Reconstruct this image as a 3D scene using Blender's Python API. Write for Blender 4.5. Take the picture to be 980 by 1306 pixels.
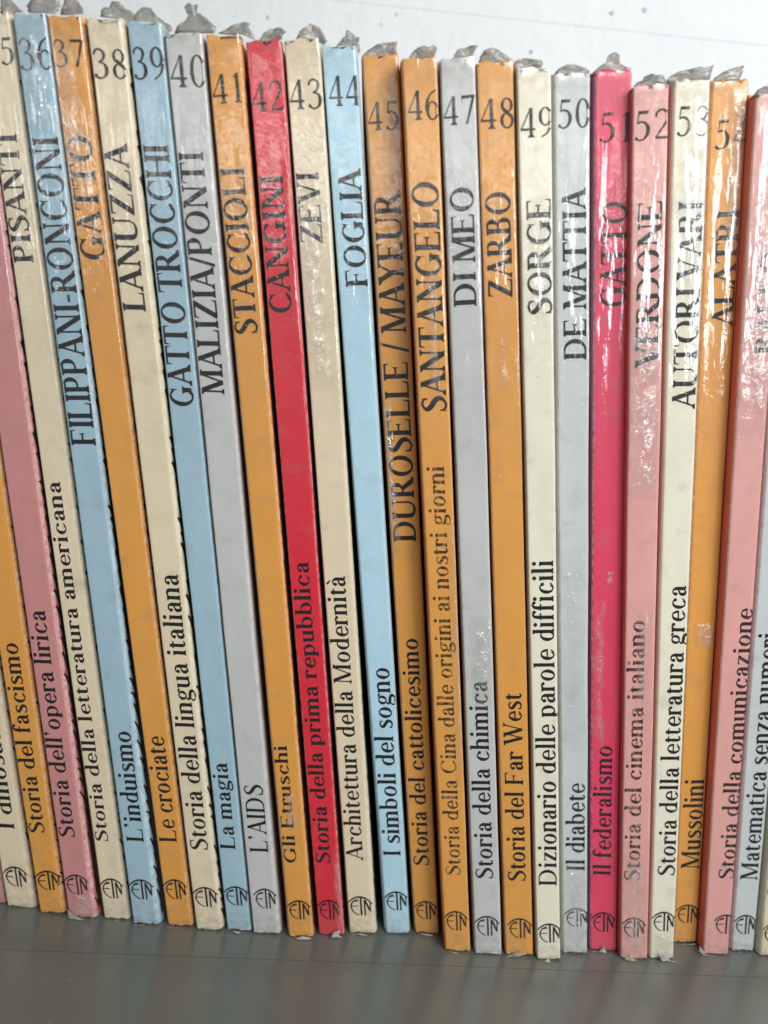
import bpy, bmesh, math, random
from mathutils import Vector, Matrix, noise
SC = bpy.context.scene
COLL = SC.collection
for o in list(bpy.data.objects):
    bpy.data.objects.remove(o)

# ------------------------------------------------------------------ camera
cam_data = bpy.data.cameras.new('camera')
cam = bpy.data.objects.new('camera', cam_data)
COLL.objects.link(cam)
SC.camera = cam
cam_data.sensor_fit = 'HORIZONTAL'
cam_data.sensor_width = 36.0
cam_data.lens = 40.41
cam_data.clip_start = 0.005
cam_data.clip_end = 20.0
R = Matrix(((0.9958445, -0.0819439, -0.0397368), (-0.0193189, 0.2363201, -0.9714832), (0.0889977, 0.9682138, 0.2337550)))
cam.matrix_world = Matrix.Translation((-0.0230092, -0.1757033, 0.1476441)) @ R.to_4x4()
cam_data.dof.use_dof = True
cam_data.dof.focus_distance = 0.186
cam_data.dof.aperture_fstop = 17.0

# ------------------------------------------------------------------ light
world = bpy.data.worlds.new('World')
SC.world = world
world.use_nodes = True
bg = world.node_tree.nodes['Background']
bg.inputs[0].default_value = (0.93, 0.96, 1.0, 1)
bg.inputs[1].default_value = 0.145

def area(name, loc, target, sx, sy, power, col):
    d = bpy.data.lights.new(name, 'AREA')
    d.shape = 'RECTANGLE'; d.size = sx; d.size_y = sy; d.energy = power; d.color = col
    o = bpy.data.objects.new(name, d); COLL.objects.link(o)
    o.location = loc
    o.rotation_euler = (Vector(target) - Vector(loc)).to_track_quat('-Z', 'Y').to_euler()
    return o
area('ceiling_lamp', (0.22, -0.31, 0.41), (0, 0, 0.17), 0.40, 0.10, 2.5, (1.0, 0.97, 0.93))
area('window_light', (0.50, -0.72, 0.27), (0.05, 0, 0.16), 0.24, 0.26, 2.1, (0.92, 0.97, 1.0))
area('side_window', (-0.60, -0.80, 0.29), (-0.05, 0, 0.17), 0.14, 0.20, 0.6, (0.92, 0.97, 1.0))
area('tube_light', (-0.05, -0.95, 0.34), (0, 0, 0.16), 0.60, 0.05, 0.55, (1.0, 0.99, 0.96))

SC.view_settings.view_transform = 'Standard'
SC.view_settings.look = 'None'
SC.view_settings.exposure = 0.0
SC.view_settings.gamma = 1.0
SC.view_settings.use_curve_mapping = False
SC.render.engine = 'CYCLES'
SC.cycles.transparent_max_bounces = 16
SC.cycles.max_bounces = 8

# ------------------------------------------------------------------ helpers
def link(name, mesh, mat=None, parent=None):
    o = bpy.data.objects.new(name, mesh)
    COLL.objects.link(o)
    if mat is not None:
        mesh.materials.append(mat)
    if parent is not None:
        o.parent = parent
    return o

def mesh_from(name, verts, faces, smooth=False, uvs=None):
    me = bpy.data.meshes.new(name)
    me.from_pydata([tuple(v) for v in verts], [], faces)
    me.validate(); me.update()
    if uvs is not None:
        lay = me.uv_layers.new(name='UVMap')
        for lp in me.loops:
            lay.data[lp.index].uv = uvs[lp.vertex_index]
    if smooth:
        for p in me.polygons:
            p.use_smooth = True
    return me

def box_mesh(name, x0, x1, y0, y1, z0, z1, bev=0.0):
    bm = bmesh.new()
    vs = [bm.verts.new((x, y, z)) for x in (x0, x1) for y in (y0, y1) for z in (z0, z1)]
    for f in ((0, 1, 3, 2), (4, 6, 7, 5), (0, 4, 5, 1), (2, 3, 7, 6), (0, 2, 6, 4), (1, 5, 7, 3)):
        bm.faces.new([vs[i] for i in f])
    bmesh.ops.recalc_face_normals(bm, faces=bm.faces)
    if bev:
        bmesh.ops.bevel(bm, geom=bm.edges[:], offset=bev, segments=2, affect='EDGES')
    me = bpy.data.meshes.new(name); bm.to_mesh(me); bm.free()
    return me

class NT:
    """small node-tree writer"""
    def __init__(self, name):
        self.m = bpy.data.materials.new(name); self.m.use_nodes = True
        self.t = self.m.node_tree; self.t.nodes.clear()
        self.out = self.n('ShaderNodeOutputMaterial')
    def n(self, kind, **kw):
        nd = self.t.nodes.new(kind)
        for k, v in kw.items():
            if k.startswith('_'):
                setattr(nd, k[1:], v)
            else:
                key = int(k[1:]) if k[0] == 'i' and k[1:].isdigit() else k.replace('__', ' ')
                if isinstance(v, bpy.types.NodeSocket):
                    self.t.links.new(v, nd.inputs[key])
                else:
                    nd.inputs[key].default_value = v
        return nd
    def math(self, op, a, b=0.0, clamp=False):
        nd = self.n('ShaderNodeMath', _operation=op, _use_clamp=clamp, i0=a, i1=b); return nd.outputs[0]
    def mix(self, fac, a, b, blend='MIX'):
        nd = self.t.nodes.new('ShaderNodeMix'); nd.data_type = 'RGBA'; nd.blend_type = blend
        for i, v in ((0, fac), (6, a), (7, b)):
            if isinstance(v, bpy.types.NodeSocket): self.t.links.new(v, nd.inputs[i])
            else: nd.inputs[i].default_value = v
        return nd.outputs[2]
    def ramp(self, fac, lo, hi):
        nd = self.n('ShaderNodeMapRange', Value=fac); nd.inputs[1].default_value = lo; nd.inputs[2].default_value = hi
        return nd.outputs[0]
    def noise(self, vec, scale, detail=3.0, rough=0.5, sc=(1, 1, 1), off=(0, 0, 0)):
        mp = self.n('ShaderNodeMapping', Vector=vec); mp.inputs['Scale'].default_value = sc; mp.inputs['Location'].default_value = off
        nd = self.n('ShaderNodeTexNoise', Vector=mp.outputs[0], Scale=scale, Detail=detail, Roughness=rough)
        return nd.outputs[0]
    def link(self, a, b): self.t.links.new(a, b)
# ------------------------------------------------------------------ lettering: an old-style serif drawn with strokes
# a stroke is a list of (x, y, width); capitals are 700 units high, small letters 470
def cat(P, n=6):
    out = []
    for i in range(len(P) - 1):
        p0, p1, p2, p3 = P[max(i - 1, 0)], P[i], P[i + 1], P[min(i + 2, len(P) - 1)]
        for k in range(n):
            t = k / n
            out.append(tuple(0.5 * ((2 * b) + (-a + c) * t + (2 * a - 5 * b + 4 * c - d) * t * t + (-a + 3 * b - 3 * c + d) * t ** 3)
                             for a, b, c, d in zip(p0, p1, p2, p3)))
    out.append(tuple(P[-1]))
    return out

def strip(P):
    """quads along a polyline with a width at each point"""
    L, Rr = [], []
    for i, (x, y, w) in enumerate(P):
        a = P[max(i - 1, 0)]; b = P[min(i + 1, len(P) - 1)]
        dx, dy = b[0] - a[0], b[1] - a[1]
        d = math.hypot(dx, dy) or 1
        nx, ny = -dy / d * w / 2, dx / d * w / 2
        L.append((x + nx, y + ny)); Rr.append((x - nx, y - ny))
    return [[L[i], Rr[i], Rr[i + 1], L[i + 1]] for i in range(len(P) - 1)]

class G:
    def __init__(self, T, t, S):
        self.T, self.t, self.S, self.q = T, t, S, []
    def line(self, x0, y0, x1, y1, w, n=5):
        self.q += strip([(x0 + (x1 - x0) * k / n, y0 + (y1 - y0) * k / n, w) for k in range(n + 1)])
    def diag(self, x0, y0, x1, y1, w, n=6):
        """slanting stroke cut level at both ends"""
        d = math.hypot(x1 - x0, y1 - y0); h = w / 2 * d / max(abs(y1 - y0), 1)
        P = [(x0 + (x1 - x0) * k / n, y0 + (y1 - y0) * k / n) for k in range(n + 1)]
        self.q += [[(P[i][0] - h, P[i][1]), (P[i][0] + h, P[i][1]), (P[i + 1][0] + h, P[i + 1][1]), (P[i + 1][0] - h, P[i + 1][1])] for i in range(n)]
    def curve(self, P, n=6): self.q += strip(cat(P, n))
    def serif(self, x, y, d, w=None, half=None, l=1, r=1):
        w = w or self.T; s = half or self.S; t = self.t * 0.85
        a, b = x - w / 2 - s * l, x + w / 2 + s * r
        self.q.append([(a, y), (b, y), (b, y + t * d), (a, y + t * d)])
        self.q.append([(a + s * l * 0.4, y + t * d), (b - s * r * 0.4, y + t * d), (x + w / 2, y + (t + 42) * d), (x - w / 2, y + (t + 42) * d)])
    def stem(self, x, y0, y1, w=None, b=True, t=True, bl=1, br=1, tl=1, tr=1):
        w = w or self.T
        self.diag(x, y0, x, y1, w)
        if b: self.serif(x, y0, 1, w, l=bl, r=br)
        if t: self.serif(x, y1, -1, w, l=tl, r=tr)
    def vserif(self, x, y, h, d, up=1):
        """beak at the end of a horizontal arm: up=1 hangs upwards from y, -1 downwards"""
        t = self.t
        self.q.append([(x, y), (x - t * d * 1.1, y), (x - t * d * 0.2, y + h * up), (x + 6 * d, y + h * up)])
        self.q.append([(x - 75 * d, y), (x - t * d, y), (x - t * d * 0.5, y + h * .6 * up), (x - t * d * 0.6, y + h * .6 * up)])
    def bar(self, x0, x1, y, w=None): self.line(x0, y, x1, y, w or self.t, 5)
    def ring(self, cx, cy, rx, ry, T=None, t=None, a0=0, a1=360, n=36, tilt=-12):
        """bowl with oblique stress"""
        T = T or self.T; t = t or self.t
        m = max(4, int(n * abs(a1 - a0) / 360)); P = []
        for k in range(m + 1):
            a = math.radians(a0 + (a1 - a0) * k / m)
            w = t + (T - t) * abs(math.cos(a - math.radians(tilt))) ** 1.5
            P.append((cx + (rx - w / 2) * math.cos(a), cy + (ry - w / 2) * math.sin(a), w))
        self.q += strip(P)
    def dot(self, cx, cy, r):
        n = 14
        pts = [(cx + r * math.cos(2 * math.pi * k / n), cy + r * math.sin(2 * math.pi * k / n)) for k in range(n)]
        self.q.append(pts)

def glyph(ch, T, t, S):
    g = G(T, t, S); H = 700; X = 470; h = T / 2
    if ch == 'A':
        g.diag(75, 0, 300, 690, t); g.diag(292, 712, 530, 0, T); g.bar(140, 450, 235)
        g.serif(75, 0, 1, t, 55); g.serif(530, 0, 1, T, 45); W = 620
    elif ch == 'B':
        g.stem(120, 0, H, br=0, tr=0); g.bar(100, 300, H - t / 2); g.bar(100, 300, 370); g.bar(100, 320, t / 2)
        g.ring(290, 535, 170, 165, T, t, -90, 90, tilt=0); g.ring(305, 193, 205, 193, T, t, -90, 90, tilt=0); W = 560
    elif ch in 'CG':
        g.ring(350, 350, 310, 362, T, t, 48, 305); g.ring(350, 350, 310, 362, t * 1.3, t, 302, 318, tilt=0)
        g.q.append([(548, 655), (582, 700), (572, 470), (556, 470)]); g.q.append([(500, 640), (550, 640), (565, 500), (560, 480)])
        W = 640
        if ch == 'G':
            g.stem(545, 40, 320, b=False); g.line(400, 18, 545, 90, t * 1.3); W = 680
        else:
            g.line(520, 60, 600, 150, t * 1.2)
    elif ch == 'D':
        g.stem(120, 0, H, br=0, tr=0); g.bar(100, 330, H - t / 2); g.bar(100, 330, t / 2); g.ring(315, 350, 330, 350, T, t, -90, 90, tilt=0); W = 700
    elif ch in 'EF':
        g.stem(120, 0, H, br=(1 if ch == 'F' else 0), tr=0); g.bar(100, 480, H - t / 2); g.bar(100, 380, 362)
        g.vserif(490, H, 150, 1, -1); g.vserif(385, 362, 80, 1, 1); g.vserif(385, 362, 80, 1, -1); W = 540
        if ch == 'E': g.bar(100, 500, t / 2); g.vserif(520, 0, 165, 1, 1); W = 570
    elif ch == 'H':
        g.stem(120, 0, H); g.stem(560, 0, H); g.bar(120, 560, 360); W = 680
    elif ch == 'I':
        g.stem(130, 0, H); W = 260
    elif ch == 'L':
        g.stem(120, 0, H, br=0); g.bar(100, 480, t / 2); g.vserif(510, 0, 190, 1, 1); W = 540
    elif ch == 'M':
        g.diag(110, 0, 130, H, t); g.serif(110, 0, 1, t, 55); g.diag(150, H, 395, 10, T); g.diag(395, 10, 640, H, t)
        g.stem(660, 0, H, tl=0); g.serif(120, H, -1, t, 60, r=0); W = 790
    elif ch == 'N':
        g.diag(115, 0, 115, H, t); g.serif(115, 0, 1, t, 60); g.diag(120, H, 560, -5, T); g.diag(565, 0, 565, H, t)
        g.serif(565, H, -1, t, 60); g.serif(110, H, -1, t, 55, r=0); W = 680
    elif ch == 'O':
        g.ring(360, 350, 320, 365); W = 720
    elif ch == 'P':
        g.stem(120, 0, H, tr=0); g.bar(100, 300, H - t / 2); g.bar(100, 300, 320); g.ring(290, 510, 205, 190 + t / 3, T, t, -90, 90, tilt=0); W = 550
    elif ch == 'R':
        g.stem(120, 0, H, tr=0); g.bar(100, 300, H - t / 2); g.bar(100, 300, 345); g.ring(290, 520, 190, 180, T, t, -90, 90, tilt=0)
        g.diag(300, 350, 560, 0, T); g.serif(560, 0, 1, T * .8, 40, l=0); W = 630
    elif ch == 'S':
        g.curve([(405, 545, t * .8), (390, 640, t), (270, 690, t * 1.2), (150, 640, T * .55), (115, 545, T * .95), (190, 440, T * 1.05), (320, 355, T * 1.1), (420, 260, T * 1.05), (425, 150, T * .9),
                 (350, 50, T * .5), (235, 10, t * 1.2), (120, 60, t), (85, 180, t * .8)])
        g.q.append([(388, 560), (398, 700), (425, 700), (420, 520)]); g.q.append([(72, 195), (72, 0), (98, 0), (110, 130)]); W = 510
    elif ch == 'T':
        g.stem(300, 0, H, t=False); g.bar(40, 560, H - t / 2); g.vserif(578, H, 165, 1, -1); g.vserif(22, H, 165, -1, -1); W = 600
    elif ch == 'U':
        g.diag(120, 200, 120, H, T); g.serif(120, H, -1); g.curve([(120, 230, T), (135, 110, T * .95), (220, 25, T * .6), (340, 10, t * 1.4), (470, 50, t), (545, 170, t), (550, 240, t)])
        g.diag(550, 230, 550, H, t); g.serif(550, H, -1, t, 60); W = 670
    elif ch == 'V':
        g.diag(90, H, 325, -10, T); g.diag(318, -10, 545, H, t); g.serif(90, H, -1, T, 45); g.serif(545, H, -1, t, 60); W = 630
    elif ch == 'W':
        g.diag(90, H, 270, -10, T); g.diag(268, -10, 430, 600, t); g.diag(390, H, 600, -10, T); g.diag(598, -10, 780, H, t)
        g.serif(90, H, -1, T, 45); g.serif(390, H, -1, T, 40); g.serif(780, H, -1, t, 60); W = 860
    elif ch == 'Y':
        g.diag(80, H, 300, 310, T); g.diag(300, 310, 520, H, t); g.stem(300, 0, 330, t=False); g.serif(80, H, -1, T, 45); g.serif(520, H, -1, t, 60); W = 600
    elif ch == 'Z':
        g.diag(490, H - 10, 90, 10, T * 1.05); g.bar(70, 520, H - t / 2); g.bar(70, 540, t / 2); g.vserif(60, H, 150, -1, -1); g.vserif(560, 0, 160, 1, 1); W = 600
    elif ch == '-': g.bar(40, 250, 250, T * .55); W = 290
    elif ch == '/': g.diag(50, -60, 270, 740, t * 1.5); W = 320
    elif ch == ' ': W = 210
    elif ch == '.': g.dot(80, 45, T * .55); W = 160
    elif ch == '’':
        g.dot(90, 660, T * .55); g.curve([(90 + T * .35, 650, T * .4), (80 + T * .3, 560, T * .25), (45, 500, 8)]); W = 225
    # ---- small letters
    elif ch in 'aà':
        g.curve([(95, 370, T * .8), (120, 430, t * 1.4), (190, 462, t * 1.2), (270, 430, T * .6), (300, 340, T)]); g.dot(112, 365, T * .52)
        g.diag(300, 80, 300, 350, T); g.curve([(300, 100, T), (315, 35, T * .6), (355, 15, t * 1.2), (400, 45, t * .8)])
        g.curve([(300, 285, t), (190, 240, t * 1.3), (115, 190, T * .8), (100, 110, T), (130, 35, T * .8), (195, 15, t * 1.4), (300, 80, t)]); W = 410
        if ch == 'à': g.curve([(120, 690, T * .75), (180, 630, T * .5), (250, 560, t * .8)])
    elif ch == 'b':
        g.diag(100, 20, 100, 735, T); g.serif(100, 735, -1, r=0); g.ring(235, 235, 205, 245, T, t, -130, 130, tilt=10); W = 470
    elif ch in 'ce':
        g.ring(235, 235, 200, 245, T, t, 40, 310)
        W = 425
        if ch == 'c': g.dot(350, 375, T * .52); g.line(330, 50, 400, 110, t); W = 430
        else: g.ring(235, 235, 190, 240, T * .75, t, 0, 60, tilt=0); g.bar(90, 415, 245, t * 1.1); g.line(330, 45, 400, 110, t)
    elif ch == 'd':
        g.diag(355, 20, 355, 735, T); g.serif(355, 735, -1, r=0); g.ring(225, 235, 200, 245, T, t, 50, 310); g.serif(355, 0, 1, l=0, half=55); g.diag(355, 0, 355, 40, T); W = 460
    elif ch == 'f':
        g.stem(120, 0, 560, t=False); g.curve([(120, 540, T), (135, 650, T * .85), (200, 715, t * 1.6), (275, 705, t * 1.2)]); g.dot(290, 670, T * .5); g.bar(25, 260, X - t / 2, t * 1.2); W = 300
    elif ch == 'g':
        g.ring(210, 315, 165, 158, T * .85, t, 0, 360, 28); g.curve([(300, 420, t), (350, 460, t * 1.2), (400, 440, T * .4)]); g.dot(405, 430, T * .38)
        g.curve([(140, 180, t), (85, 120, t * 1.5), (100, 60, T * .7), (210, 35, T * .9), (330, 10, T * .9), (385, -55, T * .85), (330, -130, T * .5), (200, -160, t * 1.3), (80, -130, T * .5), (50, -70, T * .5), (100, -10, t), (160, 15, t)]); W = 440
    elif ch == 'h':
        g.stem(100, 0, 735, tr=0); g.curve([(100, 330, t), (160, 430, t * 1.3), (250, 455, T * .6), (335, 400, T), (350, 300, T)]); g.stem(350, 0, 320, t=False); W = 460
    elif ch == 'i':
        g.stem(110, 0, X, tr=0); g.dot(105, 640, T * .58); W = 225
    elif ch == 'l':
        g.stem(110, 0, 735, tr=0); W = 225
    elif ch == 'm':
        g.stem(100, 0, X, tr=0)
        for x in (100, 345):
            g.curve([(x, 330, t), (x + 60, 430, t * 1.3), (x + 145, 455, T * .6), (x + 230, 400, T), (x + 245, 300, T)]); g.stem(x + 245, 0, 320, t=False)
        W = 700
    elif ch == 'n':
        g.stem(100, 0, X, tr=0); g.curve([(100, 330, t), (160, 430, t * 1.3), (250, 455, T * .6), (335, 400, T), (350, 300, T)]); g.stem(350, 0, 320, t=False); W = 460
    elif ch == 'o':
        g.ring(230, 235, 200, 248); W = 460
    elif ch == 'p':
        g.stem(100, -165, X, tr=0); g.ring(235, 235, 205, 245, T, t, -130, 130, tilt=10); W = 470
    elif ch == 'q':
        g.stem(355, -220, X, t=False); g.ring(225, 235, 200, 245, T, t, 50, 310); W = 460
    elif ch == 'r':
        g.stem(100, 0, X, tr=0); g.curve([(100, 320, t), (150, 420, t * 1.5), (230, 455, T * .5), (300, 430, T * .4)]); g.dot(290, 405, T * .5); W = 345
    elif ch == 's':
        g.curve([(290, 365, t * .8), (270, 435, t), (190, 460, t * 1.3), (105, 425, T * .6), (85, 355, T * .9), (150, 285, T), (240, 225, T), (300, 150, T * .95), (280, 60, T * .7), (190, 12, t * 1.3), (90, 40, t), (60, 120, t * .8)])
        g.q.append([(275, 370), (290, 470), (310, 470), (305, 345)]); g.q.append([(48, 135), (48, 0), (68, 0), (75, 90)]); W = 360
    elif ch == 't':
        g.diag(120, 100, 120, 560, T * .95); g.curve([(120, 120, T), (135, 45, T * .7), (190, 15, t * 1.5), (275, 60, t)]); g.bar(25, 260, X - t / 2, t * 1.2); g.q.append([(40, X), (80, 500), (120, 600), (125, X)]); W = 285
    elif ch == 'u':
        g.diag(100, 140, 100, X, T); g.serif(100, X, -1, r=0); g.curve([(100, 160, T), (115, 65, T * .9), (190, 15, T * .6), (270, 35, t * 1.3), (350, 110, t)])
        g.diag(350, 0, 350, X, T); g.serif(350, X, -1, r=0); g.serif(350, 0, 1, l=0); W = 460
    elif ch == 'v':
        g.diag(75, X, 225, -8, T); g.diag(222, -8, 365, X, t); g.serif(75, X, -1, T, 38); g.serif(365, X, -1, t, 45); W = 430
    elif ch == 'z':
        g.diag(320, X - 10, 85, 10, T); g.bar(60, 350, X - t / 2); g.bar(60, 365, t / 2); g.vserif(50, X, 110, -1, -1); g.vserif(380, 0, 120, 1, 1); W = 410
    # ---- figures
    elif ch == '0': g.ring(230, 350, 195, 362, tilt=0); W = 460
    elif ch == '1': g.stem(235, 0, H, t=False); g.q.append([(235, H), (235 + h, H), (235 - h, 620), (110, 600)]); W = 460
    elif ch == '2':
        g.curve([(75, 520, T * .5), (110, 640, t * 1.6), (220, 695, t * 1.4), (330, 640, T * .8), (365, 520, T), (310, 370, T * .7), (180, 190, t * 1.3), (75, 40, t)])
        g.curve([(70, 35, T * .5), (180, 40, T * .7), (330, 35, T * .7), (400, 60, t * 1.5), (430, 140, t * .6)]); W = 460
    elif ch == '3':
        g.curve([(85, 560, T * .5), (130, 655, t * 1.5), (220, 692, t * 1.3), (320, 640, T * .7), (345, 545, T * .9), (290, 430, T * .6), (190, 385, t)])
        g.curve([(190, 385, t), (310, 355, T * .55), (375, 260, T), (370, 130, T), (290, 30, T * .5), (180, 8, t * 1.3), (90, 50, T * .6)]); g.dot(90, 70, T * .5); W = 460
    elif ch == '4': g.diag(315, 0, 315, H, T); g.diag(300, H - 10, 45, 200, t); g.bar(30, 430, 195, t * 1.5); g.serif(315, 0, 1); W = 460
    elif ch == '5':
        g.q.append([(150, 700), (395, 700), (365, 620), (145, 620)]); g.diag(150, 700, 115, 410, t * .9)
        g.curve([(110, 405, t), (200, 440, t * 1.5), (310, 400, T * .7), (370, 290, T), (355, 140, T * .95), (270, 35, T * .5), (170, 8, t * 1.3), (80, 50, T * .6)]); g.dot(85, 60, T * .45); W = 460
    elif ch == '6':
        g.ring(240, 215, 185, 225, T, t, tilt=0); g.curve([(75, 230, T), (90, 400, T * .9), (180, 590, T * .6), (350, 700, t)]); W = 460
    elif ch == '7': g.q.append([(60, 700), (410, 700), (410, 625), (60, 620)]); g.diag(400, 690, 190, 0, T * .75); g.q.append([(60, 700), (90, 700), (70, 540), (55, 540)]); W = 460
    elif ch == '8':
        g.ring(230, 180, 180, 190, T * .9, t, tilt=0); g.ring(230, 530, 155, 175, T * .8, t, tilt=0); g.curve([(110, 470, T * .6), (230, 370, T * .95), (350, 250, T * .6)]); W = 460
    elif ch == '9':
        g.ring(220, 485, 185, 225, T, t, tilt=0); g.curve([(385, 470, T), (370, 300, T * .9), (280, 110, T * .6), (110, 0, t)]); W = 460
    else:
        W = 300
    return g.q, W

_cache = {}
def text_polys(s, T, t, S=38, track=14):
    """polygons of a line of text, x from 0 to 1, y in units of capital height"""
    polys = []; x = 0.0
    for ch in s:
        key = (ch, T, t, S)
        if key not in _cache: _cache[key] = glyph(*key)
        q, W = _cache[key]
        for p in q: polys.append([(a + x, b / 700.0) for a, b in p])
        x += W + track
    xs = [p[0] for q in polys for p in q]; lo, hi = min(xs), max(xs)
    return [[((a - lo) / (hi - lo), b) for a, b in q] for q in polys]

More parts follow.
